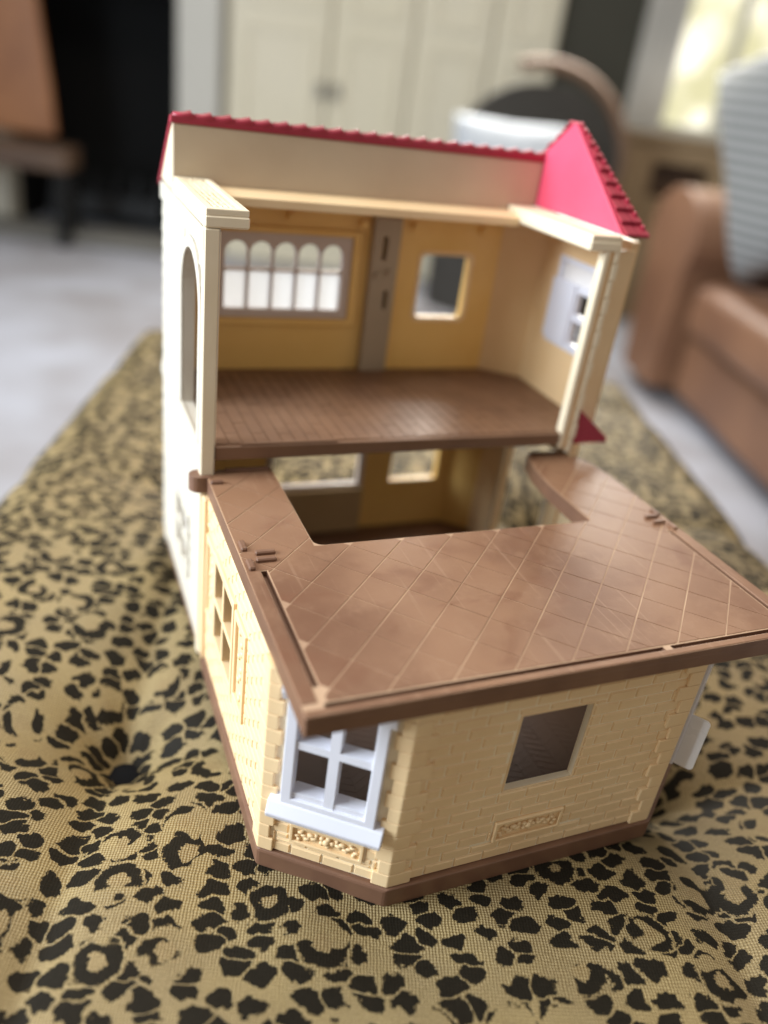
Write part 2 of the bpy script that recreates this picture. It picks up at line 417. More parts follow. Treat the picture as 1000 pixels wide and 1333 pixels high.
# ------------------------------------------------------------------ the room (setting)
FZ = -42.0
def room_box(mb, u0, u1, v0, v1, z0, z1, bev=0, seg=1): return mb.box(u0, u1, v0, v1, z0, z1, bev=bev, f=RM, seg=seg)
o = room_box(MB(), -320, 320, -260, 420, FZ - 3, FZ).build('floor', 'carpet'); tag(o, None, None, kind='structure')
mb = MB()
BW = 306
mb.prism(rect(-320, 320, FZ, 190), 0, 12, f=lambda a, b, h: RM(a, BW + h, b), holes=[rect(-128, -62.0, FZ + 0.5, 52), rect(112, 175, 24, 130)])
o = mb.build('wall', 'wallpaint'); tag(o, None, None, kind='structure')

fp = thing('fireplace', 'black open fireplace in the wall at the left behind the dollhouse', 'fireplace', RM(-97, BW, FZ))
mb = MB()
room_box(mb, -128, -62.0, BW + 50, BW + 53, FZ + 0.6, 52); room_box(mb, -131, -128.2, BW + 12.5, BW + 53, FZ + 0.6, 52)
room_box(mb, -61.8, -59, BW + 12.5, BW + 53, FZ + 0.6, 52); room_box(mb, -131, -59, BW + 12.5, BW + 53, 52.3, 55)
mb.build('firebox', 'soot', fp)
room_box(MB(), -135, -64, BW - 22, BW - 0.4, FZ + 0.2, FZ + 4, bev=0.6).build('hearth', 'hearth', fp)
mb = MB(); room_box(mb, -118, -72, BW + 14, BW + 34, FZ + 5, FZ + 14, bev=1); 
for k in range(6): room_box(mb, -116 + k * 8.4, -114 + k * 8.4, BW + 13, BW + 15.5, FZ + 5, FZ + 22, bev=.4)
mb.build('fire_grate', 'iron', fp)

ps = thing('pilaster', 'off white upright pilaster between the black fireplace and the cream cupboard', 'pilaster', RM(-55, BW, FZ))
room_box(MB(), -61.5, -45.8, BW - 8, BW - 0.5, FZ + 0.2, 95, bev=0.8).build('shaft', 'pilaster', ps)
room_box(MB(), -62, -45.4, BW - 10, BW - 0.5, FZ + 0.3, FZ + 10, bev=0.8).build('plinth', 'pilaster', ps)

cb = thing('cupboard', 'tall cream painted cupboard with panelled doors along the back wall', 'cupboard', RM(15, BW, FZ))
room_box(MB(), -43.5, 74, BW - 6, BW - 0.5, FZ + 0.2, 120, bev=0.5).build('carcass', 'cabinet', cb)
room_box(MB(), -43, 73, BW - 7, BW - 6.2, FZ + 0.2, FZ + 12, bev=0.2).build('kickboard', 'cabinet', cb)
for u0, u1 in ((-42.5, -7.5), (-6.5, 22), (23, 50), (51, 73)):
    d = room_box(MB(), u0, u1, BW - 9, BW - 6.2, FZ + 13, 119, bev=0.5).build('door', 'cabinet', cb)
    for z0, z1 in ((FZ + 19, -2), (4, 40), (46, 112)):
        mb = MB()
        mb.prism(rect(u0 + 4.5, u1 - 4.5, z0, z1), 0, 1.0, f=lambda a, b, h: RM(a, BW - 9.0 - h, b), holes=[rect(u0 + 6.5, u1 - 6.5, z0 + 2, z1 - 2)])
        mb.build('panel_moulding', 'cabinet', d)
for u in (-9.5, -4.2, 48):
    room_box(MB(), u - 1.6, u + 1.6, BW - 12.5, BW - 9.2, 19, 24, bev=0.8).build('handle', 'pewter', cb)

dd = thing('doorway', 'dark open doorway between the cream cupboard and the pale curtain', 'doorway', RM(90, BW, FZ))
room_box(MB(), 75, 108, BW - 5, BW - 0.5, FZ + 0.2, 120, bev=0.5).build('door', 'darkdoor', dd)
room_box(MB(), 74.2, 76.2, BW - 7, BW - 5.2, FZ + 0.2, 120, bev=0.3).build('jamb', 'darkdoor', dd)

cu = thing('curtain', 'pale linen curtain hanging beside the bright window', 'curtain', RM(112, BW, FZ))
mb = MB()
pts = []
nn = 40
front = [(104 + 15 * i / nn, -7 + 1.6 * math.sin(i * 1.15)) for i in range(nn + 1)]
mb.prism(front + [(119, -4), (104, -4)], 20, 118, f=lambda a, b, h: RM(a, BW + b, h))
mb.build('drape', 'linen', cu, smooth=False)

wn = thing('window', 'bright window onto a sunlit garden in the top right corner', 'window', RM(143, BW, 24))
mb = MB(); mb.prism(rect(112, 175, 24, 130), 0, 6, f=lambda a, b, h: RM(a, BW + 2 + h, b), holes=[rect(114.5, 142.5, 26, 126), rect(144, 171, 26, 126)])
mb.build('frame', 'pilaster', wn)
room_box(MB(), 110, 177, BW - 8, BW - 0.5, 21, 23.9, bev=0.5).build('sill', 'pilaster', wn)
gd = room_box(MB(), 60, 330, BW + 90, BW + 91, -20, 260).build('garden', 'garden'); tag(gd, 'sunlit green and yellow garden seen through the window', 'garden')

# wooden chair in front of the fireplace
ch = thing('wooden_chair', 'orange brown wooden chair at the left edge before the black fireplace', 'chair', RM(-125, 286, FZ))
mb = MB(); mb.prism([(-150, -6), (-105, -6), (-106, 10), (-110, 50), (-150, 60)], 0, 3, f=lambda a, b, h: RM(a, 296 + h, b)); mb.build('backrest', 'orangewood', ch, bevel=1)
room_box(MB(), -150, -96, 278, 296, -16, -8, bev=1).build('seat', 'darkwood', ch)
for u, v in ((-99, 281), (-99, 293), (-146, 281), (-146, 293)):
    room_box(MB(), u - 2, u + 2, v - 2, v + 2, FZ + 0.1, -16.2, bev=.4).build('leg', 'soot', ch)

# round-backed chair with pale blue cushion
rc = thing('round_chair', 'dark round backed chair with a brown bentwood rim behind the red roof', 'chair', RM(62, 240, FZ))
def rcf(a, b, h): return RM(62 + a, 240 + h, 12 + b)
mb = MB()
mb.prism([(26 * math.cos(t), 21 * math.sin(t)) for t in [2 * math.pi * k / 36 for k in range(36)]], 0, 5, f=rcf); mb.build('backrest', 'darkuph', rc, bevel=1.5)
mb = MB().tube([rcf(27.5 * math.cos(t), 26 * math.sin(t), 2.5) for t in [math.radians(-40 + 150 * k / 30) for k in range(31)]], 2.0, 10); mb.build('rim', 'bentwood', rc, smooth=True)
mb = MB(); mb.prism([(24 * math.cos(t), -16 + 17 * math.sin(t)) for t in [2 * math.pi * k / 32 for k in range(32)]], -14, -8, f=lambda a, b, h: RM(62 + a, 240 + b, h)); mb.build('seat', 'darkuph', rc, bevel=1.5)
mb = MB(); mb.prism([(-3 + 27 * math.cos(t), -14 + 17 * math.sin(t)) for t in [2 * math.pi * k / 32 for k in range(32)]], FZ + 9, -14.1, f=lambda a, b, h: RM(62 + a, 240 + b, h)); mb.build('apron', 'darkuph', rc, bevel=1)
for u, v in ((48, 232), (76, 232), (48, 215), (76, 215)):
    MB().tube([RM(u, v, FZ + 0.2), RM(u, v, FZ + 8.9)], 1.6, 8).build('leg', 'bentwood', rc, smooth=True)

def pillow_mesh(f, hw, hh, th, n=20, power=2.6):
    mb = MB(); grid = {}
    for s_ in (1, -1):
        for i in range(n + 1):
            for j in range(n + 1):
                a, b = -1 + 2 * i / n, -1 + 2 * j / n
                e = max(0.0, (1 - abs(a) ** power)) ** 0.5 * max(0.0, (1 - abs(b) ** power)) ** 0.5
                pin = 1 - 0.06 * (1 - abs(a * b))
                grid[s_, i, j] = mb.bm.verts.new(f(a * hw * pin, b * hh * pin, s_ * th * e))
        for i in range(n):
            for j in range(n):
                q = (grid[s_, i, j], grid[s_, i + 1, j], grid[s_, i + 1, j + 1], grid[s_, i, j + 1])
                mb.bm.faces.new(q if s_ > 0 else q[::-1])
    return mb
o = pillow_mesh(lambda a, b, h: RM(50 + a, 222 + h + b * .15, 9 + b), 17, 13, 5).build('cushion', 'paleblue', smooth=True)
tag(o, 'pale blue cushion propped against the dark round backed chair', 'cushion')

# tan chest below the window
tb = thing('wooden_chest', 'tan wooden chest with a dark opening standing under the window', 'chest', RM(112, 285, FZ))
mb = MB(); mb.prism(rect(88, 140, FZ + 0.2, 20), 0, 16, f=lambda a, b, h: RM(a, 276 + h, b), holes=[rect(112, 134, 2, 14)]); mb.build('body', 'tanwood', tb, bevel=.5)
room_box(MB(), 111, 135, 284, 291.5, 1, 15).build('recess', 'darkwood', tb)
room_box(MB(), 86, 142, 274, 293, 20.2, 23, bev=.5).build('lid', 'tanwood', tb)

# leather armchair facing the ottoman
ac = thing('armchair', 'tan leather armchair with a rounded arm at the right edge of the picture', 'armchair', RM(130, 160, FZ))
def prof(a0, a1, ztop, rad):
    """rolled arm section in (v, z)"""
    c = (a0 + a1) / 2
    return [(a0 + 1.5, FZ + 4), (a1 - 1.5, FZ + 4), (a1 - 1.5, ztop - 1.6 * rad)] + [(c + rad * math.cos(math.radians(t)), ztop - rad + rad * math.sin(math.radians(t))) for t in range(-30, 211, 12)] + [(a0 + 1.5, ztop - 1.6 * rad)]
A0, A1 = 173, 208
def prof(a0, a1, ztop, rz):
    """rolled arm section in (v, z)"""
    c = (a0 + a1) / 2; rv = (a1 - a0) / 2
    return [(a0 + 6, FZ + 4), (a1 - 6, FZ + 4), (a1 - 4, ztop - 2.2 * rz)] + [(c + rv * math.cos(math.radians(t)), ztop - rz + rz * math.sin(math.radians(t))) for t in range(-30, 211, 12)] + [(a0 + 4, ztop - 2.2 * rz)]
mb = MB(); mb.prism(prof(A0, A1, 13.2, 12), 92.5, 109, f=lambda a, b, h: RM(h, a, b)); mb.build('arm', 'leather', ac, smooth=False, bevel=2.5, seg=3)
mb = MB(); mb.prism(prof(70, 105, 13.2, 12), 92.5, 109, f=lambda a, b, h: RM(h, a, b)); mb.build('arm', 'leather', ac, smooth=False, bevel=2.5, seg=3)
for a, b in ((175, 206), (72, 103)): room_box(MB(), 109.2, 172, a, b, FZ + 4, 8, bev=2.5, seg=3).build('side_panel', 'shadeleather', ac)
room_box(MB(), 98.5, 148, 104, 176, FZ + 4, -21.5, bev=2, seg=2).build('seat_base', 'leather', ac)
room_box(MB(), 95, 140, 105.5, 172.5, -20.5, -7, bev=3.5, seg=4).build('seat_cushion', 'leather', ac, smooth=True)
room_box(MB(), 142, 168, 104, 174, -10, 12, bev=6, seg=4).build('backrest', 'shadeleather', ac, smooth=True)
for u, v in ((98, 198), (98, 82), (164, 198), (164, 82)):
    room_box(MB(), u - 2, u + 2, v - 2, v + 2, FZ + 0.1, FZ + 4.2, bev=.5).build('leg', 'darkwood', ac)
def knit_pillow():
    up = Vector((-12, 17, 44)).normalized(); rt = Vector((0.5, -0.87, 0)); rt = (rt - up * rt.dot(up)).normalized(); nn = up.cross(rt)
    ctr = Vector((95, 171.5, 17)) + rt * 22.5
    def f(a, b, h):
        q = ctr + rt * a + up * b + nn * h
        return RM(q.x, q.y, q.z)
    mb = pillow_mesh(f, 23, 24.5, 8, 24, 5)
    o = mb.build('knitted_cushion', 'knit', smooth=True, origin=RM(118, 160, -8))
    me = o.data; uvl = me.uv_layers.new(name='UVMap')
    for lp in me.loops:
        co = me.vertices[lp.vertex_index].co
        uvl.data[lp.index].uv = (co.z / S, co.y / S)
    return o
tag(knit_pillow(), 'pale grey ribbed knitted cushion standing on the leather armchair', 'cushion')

# ------------------------------------------------------------------ leopard ottoman
OU0, OU1, OV0, OV1 = -18.3, 42.6, -60.0, 61.0
BTN = [(u, v) for v in (-31.6, -5.0, 21.6, 48.2) for u in (-2.7, 24.2)]
def house_press(x, y):
    """pushes the cloth down under the house"""
    def inside(x0, x1, y0, y1):
        dx = max(x0 - x, 0, x - x1); dy = max(y0 - y, 0, y - y1); return math.hypot(dx, dy)
    d1 = inside(0.2, 21, 0, 12.5); d2 = inside(0.3, 21.3, -12.8, 0); d3 = inside(4.6, 17.2, -16.3, 0)
    d = min(d1 + 0.6, d2, d3)
    return d
def cushion_z(u, v):
    z = 0.0
    for bu, bv in BTN:
        r = math.hypot(u - bu, v - bv)
        z -= 2.7 * math.exp(-(r / 2.9) ** 1.25) + 0.9 * math.exp(-(r / 7.5) ** 2)
        th = math.atan2(v - bv, u - bu); z += 0.16 * math.cos(7 * th + bu) * math.exp(-(r / 4.5) ** 2) * min(1, r / 1.5)
    # fold lines between buttons
    for bu in (-2.7, 24.2):
        du = abs(u - bu); z -= 0.6 * math.exp(-(du / 1.3) ** 1.2)
    for bv in (-31.6, -5.0, 21.6, 48.2):
        dv = abs(v - bv); z -= 0.6 * math.exp(-(dv / 1.5) ** 1.3)
    z += 0.08 * math.sin(u * .9 + v * .3) * math.sin(v * .7)
    x, y, _ = RM(u, v, 0)
    d = house_press(x, y)
    t = math.exp(-(d / 3.2) ** 2)
    cap = -0.55 if y < -1 else -0.04
    if d < 0.05: z = min(z, cap)
    else: z = min(z, z * (1 - t) + t * min(z, cap) + 0.0)
    # round edges
    e = min(u - OU0, OU1 - u, v - OV0, OV1 - v); R = 5.0
    if e < R:
        q = R - max(e, 0); z -= R - math.sqrt(max(R * R - q * q, 0))
    return z
def build_ottoman():
    ot = thing('ottoman', 'large button tufted ottoman covered in black and gold leopard print cloth', 'ottoman', RM(11.5, 0, FZ))
    def axis(a0, a1, st):
        L = a1 - a0; n = int(L / st); pts = [a0 + L * i / n for i in range(n + 1)]
        ex = [a0 + q for q in (0.02, 0.08, 0.16, 0.28)] + [a1 - q for q in (0.02, 0.08, 0.16, 0.28)]
        return sorted(set(pts + ex))
    us = axis(OU0, OU1, 0.32); vs = axis(OV0, OV1, 0.36)
    org = Vector(WLOC[ot])
    verts, uvs, faces = [], [], []
    nu, nv = len(us), len(vs)
    zz = [[cushion_z(u, v) for v in vs] for u in us]
    for i, u in enumerate(us):
        for j, v in enumerate(vs):
            verts.append((Vector(RM(u, v, zz[i][j])) - org) * S); uvs.append((u, v))
    for i in range(nu - 1):
        for j in range(nv - 1):
            faces.append((i * nv + j, (i + 1) * nv + j, (i + 1) * nv + j + 1, i * nv + j + 1))
    # skirt
    ring = [(i, 0) for i in range(nu)] + [(nu - 1, j) for j in range(1, nv)] + [(i, nv - 1) for i in range(nu - 2, -1, -1)] + [(0, j) for j in range(nv - 2, 0, -1)]
    base = len(verts)
    cu_, cv_ = (OU0 + OU1) / 2, (OV0 + OV1) / 2
    for i, j in ring:
        u, v = us[i], vs[j]
        verts.append((Vector(RM(u, v, -17)) - org) * S)
        oux = 10 * ((i == nu - 1) - (i == 0)); ovx = 10 * ((j == nv - 1) - (j == 0))
        uvs.append((u + oux, v + ovx))
    n = len(ring)
    for k in range(n):
        a, b = ring[k], ring[(k + 1) % n]
        faces.append((a[0] * nv + a[1], base + k, base + (k + 1) % n, b[0] * nv + b[1]))
    me = bpy.data.meshes.new('cushion_top'); me.from_pydata(verts, [], faces); me.update()
    bm = bmesh.new(); bm.from_mesh(me); bmesh.ops.recalc_face_normals(bm, faces=bm.faces); bm.to_mesh(me); bm.free()
    uvl = me.uv_layers.new(name='UVMap')
    for lp in me.loops: uvl.data[lp.index].uv = uvs[lp.vertex_index]
    for p in me.polygons: p.use_smooth = True
    me.materials.append(MT['leopard'])
    link_mesh('cushion_top', me, ot, tuple(org))
    mb = MB(); room_box(mb, OU0 + 0.6, OU1 - 0.6, OV0 + 0.6, OV1 - 0.6, FZ + 8, -16.9, bev=0.5); mb.build('frame', 'darkwood', ot)
    for u in (OU0 + 4, OU1 - 4):
        for v in (OV0 + 4, OV1 - 4):
            MB().tube([RM(u, v, FZ + 0.1), RM(u, v, FZ + 8.1)], [1.6, 2.4], 12).build('leg', 'darkwood', ot, smooth=True)
    for bu, bv in BTN:
        z = cushion_z(bu, bv)
        MB().blob((bu, bv, z + 0.2), 1.5, 2, (1, 1, 0.42), f=RM).build('button', 'button', ot, smooth=True)
build_ottoman()
mb = MB()
def lp_(u, v): return RM(u, v, cushion_z(u, v) + 0.05)
o = mb.tube([lp_(14.75 + 0.16 * math.cos(t), -27.5 + 0.35 * math.sin(t)) for t in [k * 0.35 for k in range(9)]], 0.03, 5).build('thread', 'lint', smooth=True)
o['label'] = 'tiny curl of white thread lying on a black leopard spot in front'; o['category'] = 'thread'

# ------------------------------------------------------------------ the dollhouse
dh = thing('dollhouse', 'cream plastic dollhouse with red roof and brown tiled terrace wing opened forward', 'dollhouse', (10.5, 0, 0))
G0, U0, U1_, TZ = 0.5, 11.45, 12.2, 22.05           # ground floor top, upper floor under/top, wall top
XL = 0.0
# --- left wall of the two-storey part
lw_arch = arch(1.0, 5.7, 12.2, 20.55, 16)
lw_win = rect(3.2, 6.8, 3.2, 6.6)
fl = lambda a, b, h: (XL + 0.65 - h, a, b)           # a = y, b = z, h outwards
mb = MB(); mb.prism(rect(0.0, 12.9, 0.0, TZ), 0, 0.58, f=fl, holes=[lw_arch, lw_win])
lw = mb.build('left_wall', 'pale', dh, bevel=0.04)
# arch trim
mb = MB(); mb.prism(arch(0.45, 6.25, 12.2, 21.1, 20), 0.57, 0.72, f=fl, holes=[arch(1.0, 5.7, 12.25, 20.55, 20)]); mb.build('arch_trim', 'pale', lw, bevel=0.03)
# siding boards round the openings
def siding(z0, z1, step, holes_fn):
    z = z0
    while z < z1 - 0.1:
        zt = min(z + step, z1)
        rr = [(0.55, 12.75, z, zt)]
        for h in holes_fn(z, zt): rr = [q for r in rr for q in rsub(r, h)]
        for r in rr:
            if r[1] - r[0] < 0.15 or r[3] - r[2] < 0.15: continue
            mb = MB()
            bot = [mb.bm.verts.new(fl(a, b, 0.575)) for a, b in rect(r[0], r[1], r[2] + .02, r[3] - .02)]
            top = [mb.bm.verts.new(fl(a, b, h)) for (a, b), h in zip(rect(r[0], r[1], r[2] + .03, r[3] - .05), (0.65, 0.65, 0.60, 0.60))]
            mb.bm.faces.new(top)
            for k in range(4): mb.bm.faces.new((bot[k], bot[(k + 1) % 4], top[(k + 1) % 4], top[k]))
            mb.build('siding_board', 'pale', lw)
        z = zt
def up_holes(z, zt):
    c, rr = 3.35, 2.9
    zs = 18.2
    if z > 21.1: return []
    if z < zs: return [(c - rr, c + rr, z - 1, zt + 1)]
    hw = math.sqrt(max(rr * rr - (z - zs) ** 2, 0))
    return [(c - hw, c + hw, z - 1, zt + 1)] if hw > .1 else []
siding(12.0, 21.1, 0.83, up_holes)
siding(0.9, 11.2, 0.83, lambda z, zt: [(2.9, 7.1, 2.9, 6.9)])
mb = MB(); mb.box(XL - 0.06, XL + 0.09, 0.02, 12.88, 11.25, 11.95, bev=0.05); mb.build('string_course', 'pale', lw)
mb = MB(); mb.box(XL - 0.08, XL + 0.09, 0.02, 12.88, 21.15, 22.02, bev=0.05); mb.build('cornice_band', 'pale', lw)
mb = MB(); mb.prism(rect(2.9, 7.1, 2.9, 6.9), 0.56, 0.74, f=fl, holes=[rect(3.3, 4.85, 3.3, 4.75), rect(5.15, 6.7, 3.3, 4.75), rect(3.3, 4.85, 5.05, 6.5), rect(5.15, 6.7, 5.05, 6.5)])
mb.build('window', 'pale', lw, bevel=0.03)
mb = MB(); mb.prism(rect(3.15, 6.85, 3.15, 6.65), 0.30, 0.36, f=fl); mb.build('pane', 'frost', lw)
box_part('corner_post', 'ivory', lw, XL - 0.03, XL + 0.62, -0.04, 0.5, 0.0, TZ, bevel=0.06)
box_part('inner_post', 'ivory', lw, XL + 0.50, XL + 0.70, 0.08, 0.6, U1_, TZ - 0.1, bevel=0.04)

# --- back wall
fb = lambda a, b, h: (a, 11.45 - h, b)               # h towards the room
bigwin = rect(2.96, 10.15, 15.65, 19.75)
smallwin = rrect(15.05, 18.3, 15.5, 19.3, 0.35)
gwin1 = rect(6.4, 12.75, 3.8, 7.2); gwin2 = rect(14.95, 18.5, 4.0, 7.4)
mb = MB(); mb.prism(rect(0.66, 20.3, 0.3, TZ + 0.5), 0, 0.6, f=fb, holes=[bigwin, smallwin, gwin1, gwin2])
bw = mb.build('back_wall', 'yellow', dh, bevel=0.03)
# five-arched window
holes = []
for k in range(5):
    a = 3.10 + k * 1.40
    holes.append(arch(a, a + 1.30, 18.05, 19.55, 10)); holes.append(rrect(a, a + 1.30, 15.78, 17.92, 0.12, 3))
mb = MB(); mb.prism(rect(2.6, 10.5, 15.3, 20.05), 0.15, 0.70, f=fb, holes=holes)
aw = mb.build('arched_window', 'shade_white', bw, bevel=0.04)
for k in range(5):
    a = 3.06 + k * 1.40
    mb = MB(); mb.prism(rect(a, a + 1.38, 15.72, 17.98), 0.32, 0.38, f=fb); mb.build('pane', 'milky', aw)
mb = MB(); mb.prism(rect(2.2, 11.0, 14.9, 20.4), 0.60, 0.85, f=fb, holes=[rect(2.58, 10.52, 15.28, 20.07)]); mb.build('window_trim', 'yellow', bw, bevel=0.05)
mb = MB(); mb.prism(rrect(14.8, 18.55, 15.25, 19.55, 0.45), 0.58, 0.66, f=fb, holes=[rrect(15.02, 18.33, 15.47, 19.33, 0.35)]); mb.build('small_window_trim', 'cream', bw)
mb = MB(); mb.prism(rect(6.2, 12.95, 3.6, 7.4), 0.2, 0.68, f=fb, holes=[rect(6.6, 12.55, 4.0, 7.0)]); mb.build('window', 'shade_white', bw, bevel=0.04)
# pillar with slots
pl = MB(); pl.prism(rect(11.55, 13.25, U1_, 21.4), 0.58, 1.25, f=fb, holes=[rect(12.15, 12.45, 19.0, 20.3), rect(12.55, 12.8, 16.1, 17.2)])
pil = pl.build('pillar', 'grey', bw, bevel=0.06)
for x, z in ((6.7, 21.0), (11.0, 20.85), (14.3, 20.9), (18.8, 20.9)):
    MB().tube([(x, 10.9, z), (x, 10.45, z)], 0.24, 10).build('peg', 'yellow', bw, smooth=False)
MB().tube([(12.0, 10.25, 18.1), (12.0, 9.95, 18.1)], 0.2, 10).build('peg', 'grey', bw)
MB().tube([(12.7, 10.25, 18.3), (12.7, 9.95, 18.3)], 0.2, 10).build('peg', 'grey', bw)
box_part('counter', 'counter', dh, 4.8, 12.9, 10.45, 10.84, G0, 3.72, bevel=0.03)

# --- right side: bay wall upstairs, doorway wall downstairs
rf, rL = frame_fn((20.25, 10.85), (22.5, 9.15), (-1, -1))
mb = MB(); mb.prism(rect(0, rL, U1_ - .5, TZ + .4), -0.5, 0, f=rf)
mb.build('bay_wall', 'peach', dh)
fr_ = lambda a, b, h: (22.45 + 0.5 - h, a, b)        # h towards the room
mb = MB(); mb.prism(rect(1.2, 9.15, U1_ - .5, TZ + .4), 0, 0.5, f=fr_, holes=[rect(3.3, 6.9, 15.7, 20.3)])
rw = mb.build('right_wall', 'peach', dh, bevel=0.03)
mb = MB(); mb.prism(rect(3.0, 7.2, 15.4, 20.5), 0.2, 0.6, f=fr_, holes=[rect(3.5, 4.7, 15.9, 17.2), rect(5.2, 6.7, 15.9, 17.2), rect(3.5, 4.7, 17.6, 18.8), rect(5.2, 6.7, 17.6, 18.8), rect(3.4, 6.8, 19.2, 20.2)])
mb.build('window', 'white', rw, bevel=0.04)
mb = MB(); mb.prism(rect(3.4, 6.8, 19.2, 20.2), 0.3, 0.4, f=fr_); mb.build('pane', 'frost', rw)
mb = MB(); mb.prism(rect(4.9, 7.3, 15.7, 19.2), 0.62, 0.72, f=fr_); mb.build('shutter', 'white', rw, bevel=0.03)
mb = MB(); rf2, rL2 = frame_fn((22.45, 1.25), (20.95, 1.05), (-1, 1)); mb.prism(rect(0, rL2, U1_ - .5, TZ), -0.4, 0, f=rf2); mb.build('bay_wall', 'cream', dh)
# upstairs front post on the right with its groove and block edge
rp = MB(); rp.box(19.98, 20.30, -0.02, 0.55, U0 - .2, TZ + .2, bev=0.05); rpo = rp.build('right_post', 'ivory', dh)
box_part('post_groove', 'cream', rpo, 20.28, 20.62, 0.12, 0.6, U0 - .3, TZ + .2, bevel=0.02)
for k in range(13):
    z = U0 - .5 + k * 0.88
    box_part('quoin', 'ivory', rpo, 20.60, 20.98 if k % 2 else 20.90, -0.03, 0.6, z + 0.015, min(z + 0.865, TZ + .45), bevel=0.04)
# downstairs right wall
fg = lambda a, b, h: (21.0 + 0.5 - h, a, b)
mb = MB(); mb.prism(rect(0.0, 10.9, 0.3, U0 - 0.02), 0, 0.5, f=fg, holes=[rect(1.3, 6.4, 0.45, 10.4)])
gw = mb.build('side_wall', 'peach', dh, bevel=0.03)
mb = MB(); mb.prism([(1.0, .46), (1.3, .46), (1.3, 10.4), (6.4, 10.4), (6.4, .46), (6.7, .46), (6.7, 10.7), (1.0, 10.7)], 0.49, 0.62, f=fg); mb.build('door_frame', 'ivory', gw, bevel=0.04)
mb = MB(); rf3, rL3 = frame_fn((19.3, 10.85), (21.0, 9.4), (-1, -1)); mb.prism(rect(0, rL3, 0.4, U0 - .02), -0.05, 0, f=rf3); mb.build('bay_wall', 'yellow', dh)
# red hood over the side door
mb = MB(); mb.prism([(21.0, 11.45), (23.3, 11.45), (23.3, 11.75), (21.0, 13.5)], 0.05, 0.95, f=lambda a, b, h: (a, h, b)); mb.build('door_hood', 'red', dh, bevel=0.08)

# --- floors and base
mb = MB(); mb.prism([(0.68, 0.0), (19.96, 0.0), (21.3, 0.75), (22.4, 1.4), (22.4, 9.1), (20.2, 10.8), (0.68, 10.8)], U0, U1_ - 0.06)
uf = mb.build('upper_floor', 'floor', dh, bevel=0.05)
def clip_conv(subj, clipper):
    out = subj
    n = len(clipper)
    for i in range(n):
        a, b = clipper[i], clipper[(i + 1) % n]; inp = out; out = []
        if not inp: return []
        side = lambda p: (b[0] - a[0]) * (p[1] - a[1]) - (b[1] - a[1]) * (p[0] - a[0])
        for k in range(len(inp)):
            p, q = inp[k - 1], inp[k]; sp, sq = side(p), side(q)
            if (sp >= 0) != (sq >= 0):
                t = sp / (sp - sq); out.append((p[0] + (q[0] - p[0]) * t, p[1] + (q[1] - p[1]) * t))
            if sq >= 0: out.append(q)
    res = []
    for p in out:
        if not res or math.hypot(p[0] - res[-1][0], p[1] - res[-1][1]) > 1e-4: res.append(p)
    if len(res) > 2 and math.hypot(res[0][0] - res[-1][0], res[0][1] - res[-1][1]) < 1e-4: res.pop()
    return res
fo = [(0.72, 0.28), (20.2, 0.28), (22.35, 1.5), (22.35, 9.0), (20.15, 10.7), (0.72, 10.7)]
x = 0.72; row = 0
while x < 22.3:
    y = 0.28 - (row * 1.37) % 2.6
    while y < 10.7:
        p = clip_conv(fo, [(x + .02, max(y + .02, .25)), (x + .64, max(y + .02, .25)), (x + .64, y + 2.58), (x + .02, y + 2.58)])
        if len(p) >= 3:
            MB().prism(p, U1_ - 0.065, U1_ - random.uniform(0.0, 0.02)).build('floor_plank', 'floor', uf)
        y += 2.6
    x += 0.66; row += 1
box_part('floor_lip', 'floor', uf, 1.9, 6.8, 0.06, 0.22, U1_ - 0.07, U1_ + 0.06, bevel=0.03)
mb = MB(); mb.prism([(0.05, -0.2), (21.4, -0.2), (21.4, 9.5), (19.4, 11.0), (19.4, 11.6), (0.05, 11.6)], 0.0, G0); mb.build('base_plate', 'brown', dh, bevel=0.08)

# --- top: cornice returns, ledge, attic panel, roofs
PY = 8.75
def cornice(x0, x1, name):
    mb = MB(); mb.box(x0, x1, -0.05, PY - 0.05, TZ + 0.02, 22.58, bev=0.08); c = mb.build(name, 'ivory', dh)
    mb = MB(); mb.prism(rect(x0 + 0.06, x1 - 0.03, 0.0, PY - 0.1), 22.55, 22.84, holes=[rect(x0 + 0.42, x1 - 0.35, 0.42, PY - 0.4)]); mb.build('rim', 'ivory', c, bevel=0.05)
    mb = MB(); mb.prism(rect(x0 + 0.44, x1 - 0.37, 0.44, PY - 0.42), 22.55, 22.70); mb.build('inlay', 'ivory', c)
    mb = MB(); xx = x0 + 0.55
    while xx < x1 - 0.45:
        yy = 0.55
        while yy < PY - 0.5:
            mb.blob((xx + random.uniform(-.03, .03), yy + random.uniform(-.03, .03), 22.75), 0.11, 1, (1, 1, .8)); yy += 0.24
        xx += 0.24
    g = mb.build('pebbles', 'ivory', c); g['kind'] = 'stuff'
    return c
cornice(XL - 0.04, 1.86, 'cornice')
cornice(18.95, 20.85, 'cornice')
mb = MB(); mb.prism([(7.0, 21.9), (PY - 0.06, 21.9), (PY - 0.06, 22.55), (7.6, 22.55), (7.25, 22.4), (7.0, 22.35)], 1.87, 18.94, f=lambda a, b, h: (h, a, b)); mb.build('ceiling_ledge', 'cream', dh, bevel=0.05)
box_part('ceiling', 'yellow', dh, 0.66, 22.3, PY + 0.0, 11.44, 21.95, 22.4, bevel=0.02)
box_part('attic_wall', 'attic_shade', dh, -0.02, 20.84, PY, PY + 0.35, 22.2, 25.2, bevel=0.05)
mb = MB(); mb.prism([(PY + .36, 22.2), (13.0, 22.2), (13.0, 22.4), (PY + 0.36, 25.1)], -0.02, 0.3, f=lambda a, b, h: (0.0 + h, a, b)); mb.build('gable', 'ivory', dh, bevel=0.04)
